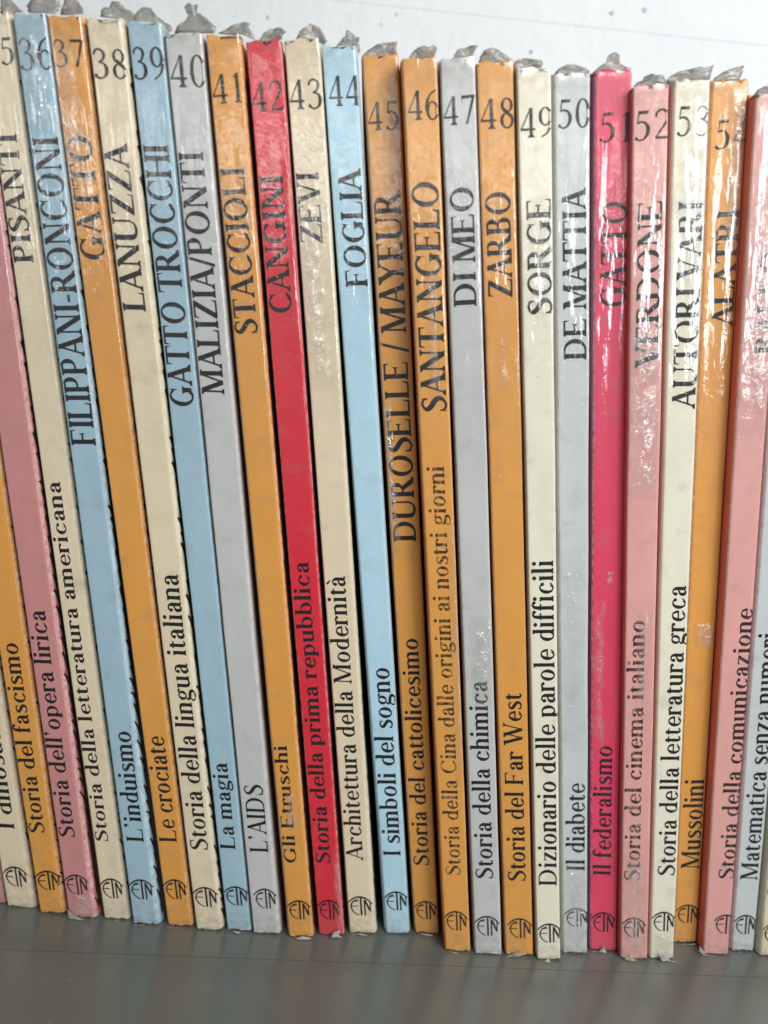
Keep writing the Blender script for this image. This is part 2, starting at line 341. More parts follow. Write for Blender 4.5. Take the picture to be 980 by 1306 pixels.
def emblem_polys():
    g = G(6, 5, 4)
    g.curve([(-4, 62, 4), (12, 80, 7), (32, 92, 8), (50, 95, 9), (70, 91, 8), (88, 79, 7), (104, 60, 4)], 5)
    g.curve([(40, 82, 5), (20, 72, 6), (8, 48, 6), (14, 24, 6), (28, 8, 5), (42, 2, 5)], 5)
    g.line(10, 47, 38, 47, 5); g.line(22, 71, 42, 75, 5)
    g.line(53, 94, 53, 0, 8); g.line(69, 82, 69, 0, 7); g.diag(69, 82, 93, 24, 9); g.line(94, 76, 93, 22, 5)
    return [[(a / 100.0, b / 98.0) for a, b in q] for q in g.q]
BOOKS = {
 31: dict(color='pink', y=0.00494, c=[[-0.1295, 0.19435], [-0.12304, 0.19497], [-0.10446, 0.0002], [-0.09797, -0.0002]]),
 32: dict(color='cream', y=0.00385, c=[[-0.12162, 0.19411], [-0.11518, 0.19472], [-0.09661, 0.00011], [-0.09069, -0.00011]], title=('I dinosauri', 0.1097, 0.2644, 0.163, 0.774), emblem=(0.086, 0.949, 0.0302, 0.0577)),
 33: dict(color='orange', y=0.00241, c=[[-0.11346, 0.19405], [-0.10692, 0.19454], [-0.08831, -0.00031], [-0.08296, 0.00031]], title=('Storia del fascismo', 0.1118, 0.3519, -0.011, 0.706), emblem=(-0.009, 0.999, 0.0336, 0.0600)),
 34: dict(color='pink', y=0.00160, c=[[-0.10599, 0.19386], [-0.09946, 0.19449], [-0.08122, 1e-05], [-0.07551, -1e-05]], title=('Storia dell’opera lirica', 0.1124, 0.3964, 0.033, 0.685), emblem=(0.005, 0.900, 0.0338, 0.0611), scrap=[[-0.08164,0.00267],[-0.08036,0.00147],[-0.07888,0.00072],[-0.07777,-0.00028],[-0.07887,-0.0008],[-0.08035,-0.00025],[-0.08145,0.00074]], patches=[(0.107,1.044,0.0022,0.0354,0.3)]),
 35: dict(color='cream', y=0.00193, c=[[-0.09891, 0.19372], [-0.09334, 0.19452], [-0.07302, -9e-05], [-0.06766, 9e-05]], title=('Storia della letteratura americana', 0.1086, 0.5445, -0.086, 0.619), author=('PISANTI', 0.7688, 0.8890, 0.034, 0.737), number=(-0.123, 0.908, 0.9503, 0.9739), emblem=(-0.084, 0.840, 0.0301, 0.0574), flap=[[-0.0955,0.1968],[-0.0938,0.1967],[-0.0924,0.1952],[-0.0913,0.1945],[-0.0941,0.194],[-0.0956,0.1944]], scrap=[[-0.07124,0.00015],[-0.0694,7e-05],[-0.07012,-0.00085]]),
 36: dict(color='blue', y=0.00085, c=[[-0.09207, 0.1934], [-0.08625, 0.19421], [-0.06589, 1e-05], [-0.06035, -1e-05]], title=('L’induismo', 0.1150, 0.2579, 0.135, 0.864), author=('FILIPPANI-RONCONI', 0.5882, 0.8898, 0.061, 0.925), number=(-0.028, 1.028, 0.9496, 0.9772), emblem=(-0.019, 0.925, 0.0361, 0.0634), flap=[[-0.09,0.1941],[-0.0903,0.1953],[-0.0894,0.1967],[-0.0868,0.1975],[-0.0848,0.197],[-0.0842,0.1959],[-0.0845,0.1951],[-0.0851,0.1944]], scrap=[[-0.06598,0.00033],[-0.06358,0.00029],[-0.06338,-0.00056],[-0.06446,-0.00151],[-0.06577,-0.00073]], patches=[(-0.181,0.809,0.8937,0.9893,0.2)]),
 37: dict(color='orange', y=0.00091, c=[[-0.08585, 0.19375], [-0.07972, 0.19439], [-0.05768, -9e-05], [-0.05223, 9e-05]], title=('Le crociate', 0.1171, 0.2545, 0.056, 0.805), author=('GATTO', 0.7780, 0.8932, 0.072, 0.841), number=(-0.017, 0.948, 0.9542, 0.9778), emblem=(-0.106, 0.813, 0.0388, 0.0660), flap=[[-0.0843,0.1944],[-0.0838,0.1962],[-0.0831,0.1976],[-0.0814,0.1973],[-0.0799,0.1958],[-0.0799,0.1949],[-0.0804,0.1947]], scrap=[[-0.05826,0.00041],[-0.05566,0.00017],[-0.05544,-0.00112],[-0.05652,-0.00185],[-0.05784,-0.00108]], patches=[(-0.25,0.687,0.838,0.9912,0.2)]),
 38: dict(color='cream', y=0.00021, c=[[-0.0785, 0.19385], [-0.07224, 0.19432], [-0.05088, -0.0001], [-0.04524, 0.0001]], title=('Storia della lingua italiana', 0.1118, 0.4531, 0.117, 0.844), author=('LANUZZA', 0.7309, 0.8895, -0.056, 0.773), number=(-0.055, 0.963, 0.9465, 0.9723), emblem=(-0.060, 0.895, 0.0334, 0.0607), flap=[[-0.0765,0.1944],[-0.0764,0.1953],[-0.076,0.1961],[-0.075,0.1963],[-0.0746,0.1974],[-0.0733,0.1974],[-0.0723,0.1966],[-0.0711,0.1963],[-0.0701,0.1952],[-0.0703,0.1944],[-0.0719,0.194],[-0.0734,0.1944]]),
 39: dict(color='blue', y=0.00058, c=[[-0.07119, 0.194], [-0.06505, 0.19458], [-0.04362, -9e-05], [-0.03824, 9e-05]], title=('La magia', 0.1141, 0.2271, 0.010, 0.705), author=('GATTO TROCCHI', 0.6375, 0.8906, -0.107, 0.847), number=(-0.075, 0.941, 0.9487, 0.9766), emblem=(-0.068, 0.917, 0.0368, 0.0630), flap=[[-0.0706,0.1944],[-0.07,0.1961],[-0.0688,0.1971],[-0.0673,0.1969],[-0.0663,0.1957],[-0.0648,0.1949],[-0.0636,0.1944],[-0.0633,0.1936],[-0.0644,0.193],[-0.0657,0.1947]], scrap=[[-0.04267,0.00075],[-0.04062,0.00046],[-0.04074,-0.00085],[-0.04147,-0.00112],[-0.04207,-0.0003]]),
 40: dict(color='grey', y=0.00010, c=[[-0.06417, 0.19263], [-0.05745, 0.19333], [-0.03742, -0.00011], [-0.03148, 0.00011]], title=('L’AIDS', 0.1150, 0.2045, 0.143, 0.863), author=('MALIZIA/PONTI', 0.6574, 0.8928, 0.023, 0.753), number=(0.042, 1.034, 0.9511, 0.9792), emblem=(0.169, 1.015, 0.0372, 0.0647), flap=[[-0.0629,0.193],[-0.0624,0.1942],[-0.0608,0.1956],[-0.0605,0.1964],[-0.0612,0.1976],[-0.0605,0.1985],[-0.0597,0.198],[-0.0587,0.1983],[-0.059,0.1971],[-0.0578,0.1966],[-0.0566,0.1958],[-0.0551,0.1948],[-0.0554,0.1937]]),
 41: dict(color='orange', y=-0.00035, c=[[-0.05648, 0.19271], [-0.05049, 0.19374], [-0.02882, -0.0002], [-0.02344, 0.0002]], title=('Gli Etruschi', 0.1049, 0.2581, -0.061, 0.584), author=('STACCIOLI', 0.7218, 0.8808, -0.032, 0.801), number=(-0.059, 0.881, 0.9387, 0.9647), emblem=(-0.124, 0.827, 0.0267, 0.0530), flap=[[-0.0547,0.1935],[-0.053,0.1948],[-0.0512,0.1956],[-0.05,0.1962],[-0.0489,0.196],[-0.0491,0.195],[-0.0483,0.1944],[-0.0477,0.1932],[-0.0503,0.1938]], scrap=[[-0.02771,0.00044],[-0.0259,0.00122],[-0.02383,0.00072],[-0.02468,-0.00043],[-0.02673,-0.00036]], patches=[(0.325,0.811,0.1481,0.1996,0.25)]),
 42: dict(color='red', y=0.00093, c=[[-0.04933, 0.19288], [-0.04299, 0.19388], [-0.02181, -0.0001], [-0.01619, 0.0001]], title=('Storia della prima repubblica', 0.1027, 0.4798, 0.074, 0.683), author=('CANGINI', 0.7454, 0.8772, 0.012, 0.761), number=(-0.046, 0.924, 0.9357, 0.9621), emblem=(-0.074, 0.816, 0.0239, 0.0516), flap=[[-0.0473,0.1933],[-0.0465,0.1948],[-0.0452,0.1957],[-0.0443,0.1959],[-0.0433,0.196],[-0.0421,0.1954],[-0.0427,0.1949],[-0.0429,0.194]], scrap=[[-0.01936,-2e-05],[-0.01856,0.00179],[-0.0171,0.00233],[-0.01738,0.001],[-0.01619,0.00021],[-0.01763,-0.00055]], patches=[(0.712,1.136,0.0054,0.1256,0.22)]),
 43: dict(color='cream', y=0.00224, c=[[-0.04248, 0.19421], [-0.03602, 0.19509], [-0.0145, -0.00021], [-0.00866, 0.00021]], title=('Architettura della Modernità', 0.1033, 0.4612, 0.047, 0.730), author=('ZEVI', 0.8112, 0.8785, 0.008, 0.725), number=(0.003, 0.963, 0.9363, 0.9627), emblem=(-0.011, 0.912, 0.0268, 0.0534), flap=[[-0.0404,0.1946],[-0.04,0.1959],[-0.0393,0.1966],[-0.0383,0.1971],[-0.0381,0.1977],[-0.0373,0.1975],[-0.0361,0.1972],[-0.0353,0.196],[-0.0346,0.1948],[-0.0352,0.1942],[-0.0363,0.195]], scrap=[[-0.01452,0.00012],[-0.01249,0.00071],[-0.01038,0.00042],[-0.01084,-0.00094],[-0.01287,-0.00153],[-0.01424,-0.00097]], patches=[(-0.081,0.703,0.6633,0.8638,0.22)]),
 44: dict(color='lightblue', y=0.00286, c=[[-0.03545, 0.19391], [-0.02923, 0.1947], [-0.00556, -0.00031], [-0.00028, 0.0003]], title=('I simboli del sogno', 0.1110, 0.3544, 0.058, 0.840), author=('FOGLIA', 0.7739, 0.8873, 0.217, 0.939), number=(0.099, 1.055, 0.9446, 0.9718), emblem=(-0.064, 0.914, 0.0344, 0.0609), flap=[[-0.0328,0.1944],[-0.0319,0.1956],[-0.0312,0.1962],[-0.031,0.1973],[-0.03,0.1969],[-0.0292,0.1964],[-0.0285,0.1962],[-0.0287,0.1953],[-0.0282,0.1943],[-0.0282,0.1932],[-0.0294,0.1947]], patches=[(0.092,0.755,0.8874,0.9055,0.03)]),
 45: dict(color='orange', y=0.00361, c=[[-0.02762, 0.19308], [-0.021, 0.19412], [0.00144, -0.0002], [0.00687, 0.0002]], title=('Storia del cattolicesimo', 0.0983, 0.3931, 0.072, 0.741), author=('DUROSELLE / MAYEUR', 0.5078, 0.8742, 0.061, 0.859), number=(-0.039, 0.893, 0.9306, 0.9570), emblem=(-0.092, 0.840, 0.0216, 0.0475), flap=[[-0.0278,0.1932],[-0.0267,0.1946],[-0.0253,0.1956],[-0.0234,0.1961],[-0.0213,0.1964],[-0.0214,0.1954],[-0.0211,0.1943],[-0.0236,0.1936]], scrap=[[0.002,0.00062],[0.00449,0.00058],[0.00566,0.00044],[0.00539,-0.00069],[0.00389,-0.00102]], patches=[(-0.113,0.29,0.4958,0.6688,0.45)]),
 46: dict(color='orange', y=-0.00165, c=[[-0.02027, 0.19204], [-0.01395, 0.19282], [0.00835, -0.0001], [0.01414, 0.0001]], title=('Storia della Cina dalle origini ai nostri giorni', 0.1084, 0.6042, 0.127, 0.734), author=('SANTANGELO', 0.6623, 0.8875, 0.094, 0.899), number=(0.091, 1.014, 0.9437, 0.9701), emblem=(-0.002, 0.873, 0.0307, 0.0579), flap=[[-0.0192,0.1922],[-0.0183,0.1937],[-0.0175,0.1943],[-0.0163,0.1948],[-0.0153,0.1945],[-0.0146,0.1951],[-0.014,0.1949],[-0.0139,0.1942],[-0.0143,0.193]], scrap=[[0.00881,0.0005],[0.01087,0.00043],[0.01039,-0.00027]], patches=[(0.708,1.442,0.2197,0.5658,0.16),(0.367,0.767,0.6663,0.8151,0.14)]),
 47: dict(color='grey', y=-0.00208, c=[[-0.01322, 0.19246], [-0.00695, 0.19358], [0.01544, -0.00022], [0.02159, 0.00022]], title=('Storia della chimica', 0.1072, 0.3615, 0.092, 0.768), author=('DI MEO', 0.7697, 0.8829, 0.120, 0.825), number=(-0.015, 0.951, 0.9397, 0.9653), emblem=(0.044, 0.913, 0.0275, 0.0551), flap=[[-0.011,0.1929],[-0.0104,0.194],[-0.0099,0.1947],[-0.0089,0.1951],[-0.0078,0.1956],[-0.0064,0.1957],[-0.0067,0.1948],[-0.0072,0.1938]], patches=[(0.209,1.111,0.3268,0.4393,0.3),(-0.952,-0.068,0.0652,0.1405,0.12)]),
 48: dict(color='orange', y=-0.00181, c=[[-0.00638, 0.19264], [0.00022, 0.19366], [0.02282, -0.00023], [0.02918, 0.00023]], title=('Storia del Far West', 0.1057, 0.3492, 0.123, 0.793), author=('ZARBO', 0.7808, 0.8814, 0.107, 0.828), number=(0.040, 0.988, 0.9390, 0.9661), emblem=(0.106, 0.964, 0.0258, 0.0535), flap=[[-0.0059,0.1929],[-0.0057,0.194],[-0.0051,0.195],[-0.0042,0.1955],[-0.0032,0.1957],[-0.002,0.1953],[-0.0009,0.1947],[0.0007,0.1938],[0.0001,0.1934]], scrap=[[0.02181,-0.00018],[0.02303,0.00057],[0.02588,0.00187],[0.02673,0.00106],[0.02469,-0.00063],[0.0233,-0.00161],[0.02213,-0.00125]], patches=[(0.296,0.582,0.6866,0.7421,0.05),(0.153,0.4,0.5875,0.6295,0.06)]),
 49: dict(color='ivory', y=-0.00262, c=[[0.001, 0.19213], [0.00715, 0.19305], [0.03022, -0.00031], [0.03561, 0.0003]], title=('Dizionario delle parole difficili', 0.1054, 0.5101, 0.095, 0.887), author=('SORGE', 0.7700, 0.8801, 0.179, 0.950), number=(0.056, 1.053, 0.9366, 0.9631), emblem=(-0.041, 0.944, 0.0253, 0.0520), flap=[[0.0005,0.1916],[0.0007,0.1935],[0.0016,0.194],[0.0031,0.1944],[0.0046,0.1942],[0.0058,0.1942],[0.006,0.1934],[0.0057,0.1929],[0.0019,0.1924]], scrap=[[0.03084,9e-05],[0.03259,0.00109],[0.0332,-0.00062],[0.03176,-0.00116]], patches=[(0.258,0.933,0.7553,0.8829,0.15)]),
 50: dict(color='greyblue', y=-0.00001, c=[[0.00851, 0.19261], [0.01507, 0.1935], [0.03703, -0.00032], [0.04268, 0.00032]], title=('Il diabete', 0.1183, 0.2356, 0.129, 0.892), author=('DE MATTIA', 0.7255, 0.8941, 0.187, 0.907), number=(0.078, 1.004, 0.9489, 0.9749), emblem=(0.080, 1.027, 0.0390, 0.0657), flap=[[0.0087,0.1919],[0.0089,0.1929],[0.0095,0.1937],[0.0112,0.1947],[0.0127,0.1947],[0.0143,0.1943],[0.0155,0.1939],[0.0152,0.193],[0.01,0.1925]], patches=[(-0.006,0.847,0.2759,0.5219,0.12),(0.019,0.993,0.0029,0.1302,0.3)]),
 51: dict(color='crimson', y=0.00164, c=[[0.01659, 0.19417], [0.02332, 0.19494], [0.04414, -0.00022], [0.05026, 0.00022]], title=('Il federalismo', 0.1076, 0.2800, 0.041, 0.734), author=('GATTO', 0.7770, 0.8785, 0.161, 0.922), number=(0.100, 0.997, 0.9342, 0.9612), emblem=(0.039, 0.918, 0.0278, 0.0553), flap=[[0.0161,0.193],[0.0165,0.1941],[0.0174,0.1951],[0.0187,0.196],[0.0189,0.1972],[0.0196,0.1977],[0.0203,0.198],[0.0212,0.1976],[0.0215,0.1965],[0.0227,0.1958],[0.0238,0.1955],[0.0236,0.1948],[0.0177,0.1942]], scrap=[[0.04378,0.00021],[0.04579,-0.00032],[0.04698,0.002],[0.04763,0.00026],[0.04627,-0.00096],[0.04429,-0.00065]], patches=[(0.022,0.436,0.272,0.4645,0.16),(0.425,0.69,0.4781,0.4935,0.4)]),
 52: dict(color='palepink', y=-0.00062, c=[[0.02352, 0.19171], [0.03005, 0.19287], [0.05091, -0.00012], [0.05722, 0.00012]], title=('Storia del cinema italiano', 0.1129, 0.4473, 0.026, 0.639), author=('VERDONE', 0.7272, 0.8910, 0.169, 0.877), number=(0.040, 1.077, 0.9483, 0.9754), emblem=(-0.033, 0.817, 0.0324, 0.0605), flap=[[0.0241,0.1918],[0.0247,0.1927],[0.0257,0.1931],[0.026,0.1939],[0.0272,0.1944],[0.0281,0.1942],[0.0293,0.1942],[0.03,0.1935],[0.0305,0.1927]], scrap=[[0.05134,0.00071],[0.05312,0.0015],[0.05457,-0.00039],[0.05501,-0.00192],[0.05392,-0.00111],[0.0523,-0.00056]], patches=[(-0.015,0.96,0.0029,0.1492,0.4),(-0.071,1.038,0.5839,0.7823,0.28),(0.318,0.91,0.344,0.4583,0.2)]),
 53: dict(color='ivory', y=-0.00004, c=[[0.03132, 0.19366], [0.03787, 0.19441], [0.05833, -0.00031], [0.06381, 0.00031]], title=('Storia della letteratura greca', 0.1195, 0.4864, 0.169, 0.905), author=('AUTORI VARI', 0.6808, 0.8870, 0.198, 0.988), number=(0.081, 1.043, 0.9477, 0.9746), emblem=(0.038, 1.000, 0.0407, 0.0681), flap=[[0.03,0.1933],[0.031,0.1945],[0.0326,0.1955],[0.0348,0.1961],[0.0362,0.1965],[0.0374,0.1965],[0.039,0.1972],[0.0387,0.1961],[0.0386,0.1945],[0.0329,0.1939],[0.0314,0.1932]], scrap=[[0.05971,0.00215],[0.06153,0.00161],[0.06308,0.00038],[0.06457,-0.0004],[0.06457,-0.00153],[0.06289,-0.00075],[0.06084,-0.0]], patches=[(0.085,1.009,0.0016,0.039,0.3),(0.19,1.132,0.7978,0.992,0.16)]),
 54: dict(color='orange', y=0.00601, c=[[0.0406, 0.19552], [0.04758, 0.19653], [0.06627, -0.00043], [0.07168, 0.00043]], title=('Mussolini', 0.1075, 0.2301, 0.109, 0.921), author=('ALATRI', 0.7607, 0.8772, 0.298, 0.955), number=(0.137, 1.076, 0.9354, 0.9632), emblem=(0.009, 0.991, 0.0299, 0.0562), flap=[[0.0411,0.1955],[0.0415,0.1965],[0.0432,0.1978],[0.0446,0.1985],[0.0458,0.199],[0.047,0.1993],[0.0469,0.198],[0.0466,0.1965]], scrap=[[0.06619,0.00036],[0.06999,0.00018],[0.07147,0.00075],[0.07128,-0.00041],[0.06771,-0.00044]], patches=[(0.207,1.111,0.3996,0.4294,0.45),(0.475,1.161,0.8133,0.9931,0.4)]),
 55: dict(color='palepink', y=0.00269, c=[[0.04825, 0.19339], [0.05451, 0.1944], [0.0725, -0.00022], [0.07851, 0.00022]], title=('Storia della comunicazione', 0.1105, 0.4615, 0.362, 1.003), author=('BALLO', 0.7449, 0.8484, 0.440, 1.217), emblem=(0.368, 1.260, 0.0318, 0.0591), flap=[[0.0486,0.1932],[0.0491,0.1943],[0.0502,0.195],[0.0525,0.1954],[0.0542,0.1945],[0.0528,0.1938]], scrap=[[0.07086,0.00263],[0.0728,0.00051],[0.07505,-0.0],[0.0744,-0.00073],[0.07234,-0.0002],[0.0709,0.00128]], patches=[(-0.049,1.216,0.6541,0.9903,0.45)]),
 56: dict(color='greyblue', y=0.00439, c=[[0.05618, 0.19409], [0.06361, 0.19507], [0.0803, -0.00031], [0.08554, 0.0003]], title=('Matematica senza numeri', 0.1043, 0.4298, 0.099, 0.878), emblem=(-0.019, 0.941, 0.0261, 0.0537), scrap=[[0.08081,0.00031],[0.08246,-3e-05],[0.08204,-0.00098]]),
 57: dict(color='cream', y=0.00325, c=[[0.06373, 0.19315], [0.07068, 0.19408], [0.08696, -0.00044], [0.09272, 0.00044]], title=('Storia', 0.0890, 0.1653, -0.131, 0.482), emblem=(-0.088, 0.804, 0.0212, 0.0490), scrap=[[0.08701,0.00037],[0.08953,-0.00036],[0.08882,-0.00178],[0.08698,-0.00146]]),
}
WALL_MARKS = [(-0.063, 0.236, 0.00082), (-0.0208, 0.2407, 0.0006), (-0.0257, 0.2372, 0.00044), (0.0249, 0.2337, 0.00071), (0.061, 0.2499, 0.00136), (0.0502, 0.2479, 0.00109), (0.0827, 0.2379, 0.00123), (0.092, 0.2385, 0.00093), (-0.0422, 0.2422, 0.00109), (-0.08, 0.2367, 0.00049), (-0.071, 0.2378, 0.00055), (-0.0471, 0.2387, 0.00041), (0.023, 0.2366, 0.00068), (0.0357, 0.2437, 0.00041)]# ------------------------------------------------------------------ materials
def card(name, col, edge):
    k = NT(name)
    uv = k.n('ShaderNodeUVMap').outputs[0]                    # millimetres: x across the spine, y up it
    rnd = k.n('ShaderNodeObjectInfo').outputs['Random']
    off = k.n('ShaderNodeVectorMath', _operation='MULTIPLY_ADD', i0=(rnd if False else (0, 0, 0)), i1=(0, 0, 0), i2=uv).outputs[0]
    cmb = k.n('ShaderNodeCombineXYZ', X=k.math('MULTIPLY', rnd, 170), Y=k.math('MULTIPLY', rnd, 911)).outputs[0]
    v = k.n('ShaderNodeVectorMath', _operation='ADD', i0=off, i1=cmb).outputs[0]
    sep = k.n('ShaderNodeSeparateXYZ', Vector=uv)
    u, s = sep.outputs[0], sep.outputs[1]
    c = k.mix(k.math('MULTIPLY', k.ramp(k.noise(v, 0.22, 5, 0.6, (1, .4, 1)), .3, .7), 0.75), col, [a * 0.82 for a in col[:3]] + [1])
    c = k.mix(k.ramp(k.noise(v, 7.0, 2, 0.7), 0.40, 0.66), c, [min(1, a * 1.16 + .02) for a in col[:3]] + [1])
    # rubbed edges
    eu = k.math('ABSOLUTE', k.math('SUBTRACT', k.math('DIVIDE', u, 6.0), 0.5))
    wear = k.math('MULTIPLY', k.ramp(eu, 0.455, 0.51), k.ramp(k.noise(v, 1.6, 5, 0.7, (1, .35, 1)), 0.40, 0.62), clamp=True)
    c = k.mix(k.math('MULTIPLY', wear, 0.75), c, edge)
    # handling grime at head and foot
    ends = k.math('MAXIMUM', k.ramp(s, 12.0, 0.0), k.ramp(s, 184.0, 195.0))
    gr = k.math('MULTIPLY', ends, k.ramp(k.noise(v, 0.55, 5, 0.65), 0.38, 0.70), clamp=True)
    c = k.mix(k.math('MULTIPLY', gr, 0.55), c, (0.20, 0.175, 0.15, 1))
    sm = k.ramp(k.noise(v, 0.16, 5, 0.6), 0.56, 0.78)
    c = k.mix(k.math('MULTIPLY', sm, 0.34), c, (0.22, 0.20, 0.18, 1))
    vor = k.n('ShaderNodeTexVoronoi', Vector=v, Scale=0.28); vor.feature = 'F1'
    sp = k.math('MULTIPLY', k.math('LESS_THAN', vor.outputs['Distance'], 0.035), k.math('GREATER_THAN', k.n('ShaderNodeSeparateColor', Color=vor.outputs['Color']).outputs[0], 0.55))
    c = k.mix(k.math('MULTIPLY', sp, 0.7), c, (0.07, 0.06, 0.05, 1))
    bmp = k.n('ShaderNodeBump', Strength=0.22, Distance=0.0002, Height=k.noise(v, 5.0, 4, 0.6, (1, .5, 1)))
    b = k.n('ShaderNodeBsdfPrincipled', Base__Color=c, Roughness=k.ramp(k.noise(v, 0.8, 3), -0.2, 1.5), Normal=bmp.outputs[0])
    b.inputs['Roughness'].default_value = 0.45
    b.inputs['Specular IOR Level'].default_value = 0.45
    rr = k.n('ShaderNodeMapRange', Value=k.noise(v, 0.8, 3)); rr.inputs[3].default_value = 0.34; rr.inputs[4].default_value = 0.52
    k.link(rr.outputs[0], b.inputs['Roughness'])
    k.link(b.outputs[0], k.out.inputs[0])
    return k.m

COLOURS = {
    'cream': (0.70, 0.605, 0.435), 'ivory': (0.76, 0.735, 0.60), 'orange': (0.68, 0.315, 0.062), 'blue': (0.33, 0.49, 0.585),
    'lightblue': (0.42, 0.64, 0.765), 'grey': (0.505, 0.52, 0.52), 'greyblue': (0.52, 0.565, 0.58), 'red': (0.62, 0.016, 0.036),
    'crimson': (0.68, 0.042, 0.115), 'pink': (0.55, 0.235, 0.235), 'palepink': (0.68, 0.34, 0.315)}
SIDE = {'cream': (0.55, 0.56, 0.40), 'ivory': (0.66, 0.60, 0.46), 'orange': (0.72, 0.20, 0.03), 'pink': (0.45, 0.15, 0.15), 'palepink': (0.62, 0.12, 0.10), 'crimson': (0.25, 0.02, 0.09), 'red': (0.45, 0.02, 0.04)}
CARD = {n: card('card_' + n, c + (1,), tuple(min(1, 0.45 + 0.6 * a) for a in c) + (1,)) for n, c in COLOURS.items()}
COVER = {}
for n, c in COLOURS.items():
    k = NT('cover_' + n)
    v = k.n('ShaderNodeTexCoord').outputs['Object']
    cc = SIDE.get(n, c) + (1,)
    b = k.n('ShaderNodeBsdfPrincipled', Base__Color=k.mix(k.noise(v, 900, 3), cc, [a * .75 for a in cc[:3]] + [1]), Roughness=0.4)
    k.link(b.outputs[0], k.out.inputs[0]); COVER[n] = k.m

def ink(name, col, worn=0.0):
    k = NT(name)
    v = k.n('ShaderNodeTexCoord').outputs['Object']
    c = k.mix(k.ramp(k.noise(v, 1500, 4, .7), 0.35, 0.8), col, (col[0] * 2.2, col[1] * 2.2, col[2] * 2.2, 1))
    b = k.n('ShaderNodeBsdfPrincipled', Base__Color=c, Roughness=0.5)
    b.inputs['Specular IOR Level'].default_value = 0.12
    if worn:
        tr = k.n('ShaderNodeBsdfTransparent')
        mx = k.n('ShaderNodeMixShader', i0=k.math('MULTIPLY', k.ramp(k.noise(v, 700, 4, .7), 0.40, 0.62), worn), i1=b.outputs[0], i2=tr.outputs[0])
        k.link(mx.outputs[0], k.out.inputs[0])
    else:
        k.link(b.outputs[0], k.out.inputs[0])
    return k.m
INK = ink('black_ink', (0.014, 0.013, 0.014, 1))
INK_WORN = ink('rubbed_ink', (0.03, 0.022, 0.02, 1), 0.75)
INK_SOFT = ink('slightly_rubbed_ink', (0.02, 0.018, 0.018, 1), 0.30)

def film_mat(name, gloss, milk, rough, bump, big, masked=False):
    """clear shrink wrap: sees through, mirrors the lamps along its creases, a little milky"""
    k = NT(name)
    uv = k.n('ShaderNodeUVMap').outputs[0]
    rnd = k.n('ShaderNodeObjectInfo').outputs['Random']
    cmb = k.n('ShaderNodeCombineXYZ', X=k.math('MULTIPLY', rnd, 313), Y=k.math('MULTIPLY', rnd, 177)).outputs[0]
    v = k.n('ShaderNodeVectorMath', _operation='ADD', i0=uv, i1=cmb).outputs[0]
    s = k.n('ShaderNodeSeparateXYZ', Vector=uv).outputs[1]
    if masked:
        loose = k.n('ShaderNodeAttribute', _attribute_name='mask').outputs['Fac']
    else:   # drawn tight low on the spine, loose towards the head
        sn = k.math('ADD', s, k.math('MULTIPLY', k.noise(v, 0.035, 3), 60))
        loose = k.n('ShaderNodeMapRange', Value=sn); loose.interpolation_type = 'SMOOTHSTEP'
        loose.inputs[1].default_value = 118; loose.inputs[2].default_value = 185; loose.inputs[3].default_value = 0.10; loose.inputs[4].default_value = 1.0
        loose = k.math('MULTIPLY', loose.outputs[0], k.math('ADD', 0.45, k.math('MULTIPLY', k.ramp(s, 184, 166), 0.55)))
    clump = k.ramp(k.noise(v, 0.13, 3, 0.6, (1, .5, 1), (40, 7, 0)), 0.38, 0.66)
    n1 = k.noise(v, 0.42, 1, 0.5, (1.0, 0.11, 1))
    n2 = k.noise(v, 1.25, 1.5, 0.5, (1, 0.22, 1))
    vo = k.n('ShaderNodeTexNoise', Vector=v, Scale=0.42, Detail=3.0, Distortion=2.0)
    h = k.math('ADD', n1, k.math('ADD', k.math('MULTIPLY', k.math('MULTIPLY', n2, clump), 0.42), k.math('MULTIPLY', vo.outputs[0], big)))
    h = k.math('MULTIPLY', h, loose)
    bm_ = k.n('ShaderNodeBump', Strength=1.0, Distance=bump, Height=h)
    gl = k.n('ShaderNodeBsdfGlossy', Color=(1, 1, 1, 1), Roughness=rough, Normal=bm_.outputs[0])
    tr = k.n('ShaderNodeBsdfTransparent', Color=(0.985, 0.985, 0.98, 1))
    df = k.n('ShaderNodeBsdfTranslucent', Color=(0.8, 0.79, 0.77, 1))
    d2 = k.n('ShaderNodeBsdfDiffuse', Color=(0.80, 0.79, 0.77, 1))
    mk = k.math('MULTIPLY', k.math('MULTIPLY', k.ramp(vo.outputs[0], 0.30, 0.75), milk), loose, clamp=True)
    m1 = k.n('ShaderNodeMixShader', i0=mk, i1=tr.outputs[0], i2=d2.outputs[0])
    fac = k.math('MULTIPLY', k.math('ADD', k.math('MULTIPLY', loose, 0.9), 0.1), gloss, clamp=True)
    m2 = k.n('ShaderNodeMixShader', i0=fac, i1=m1.outputs[0], i2=gl.outputs[0])
    k.link(m2.outputs[0], k.out.inputs[0])
    return k.m
FILM = film_mat('shrink_film', 0.12, 0.035, 0.14, 0.00055, 0.12)
FILM_HALF = film_mat('half_loose_film', 0.10, 0.03, 0.16, 0.00050, 0.12)
FILM_CRUMPLED = film_mat('crumpled_film', 0.13, 0.34, 0.15, 0.0007, 0.8, True)

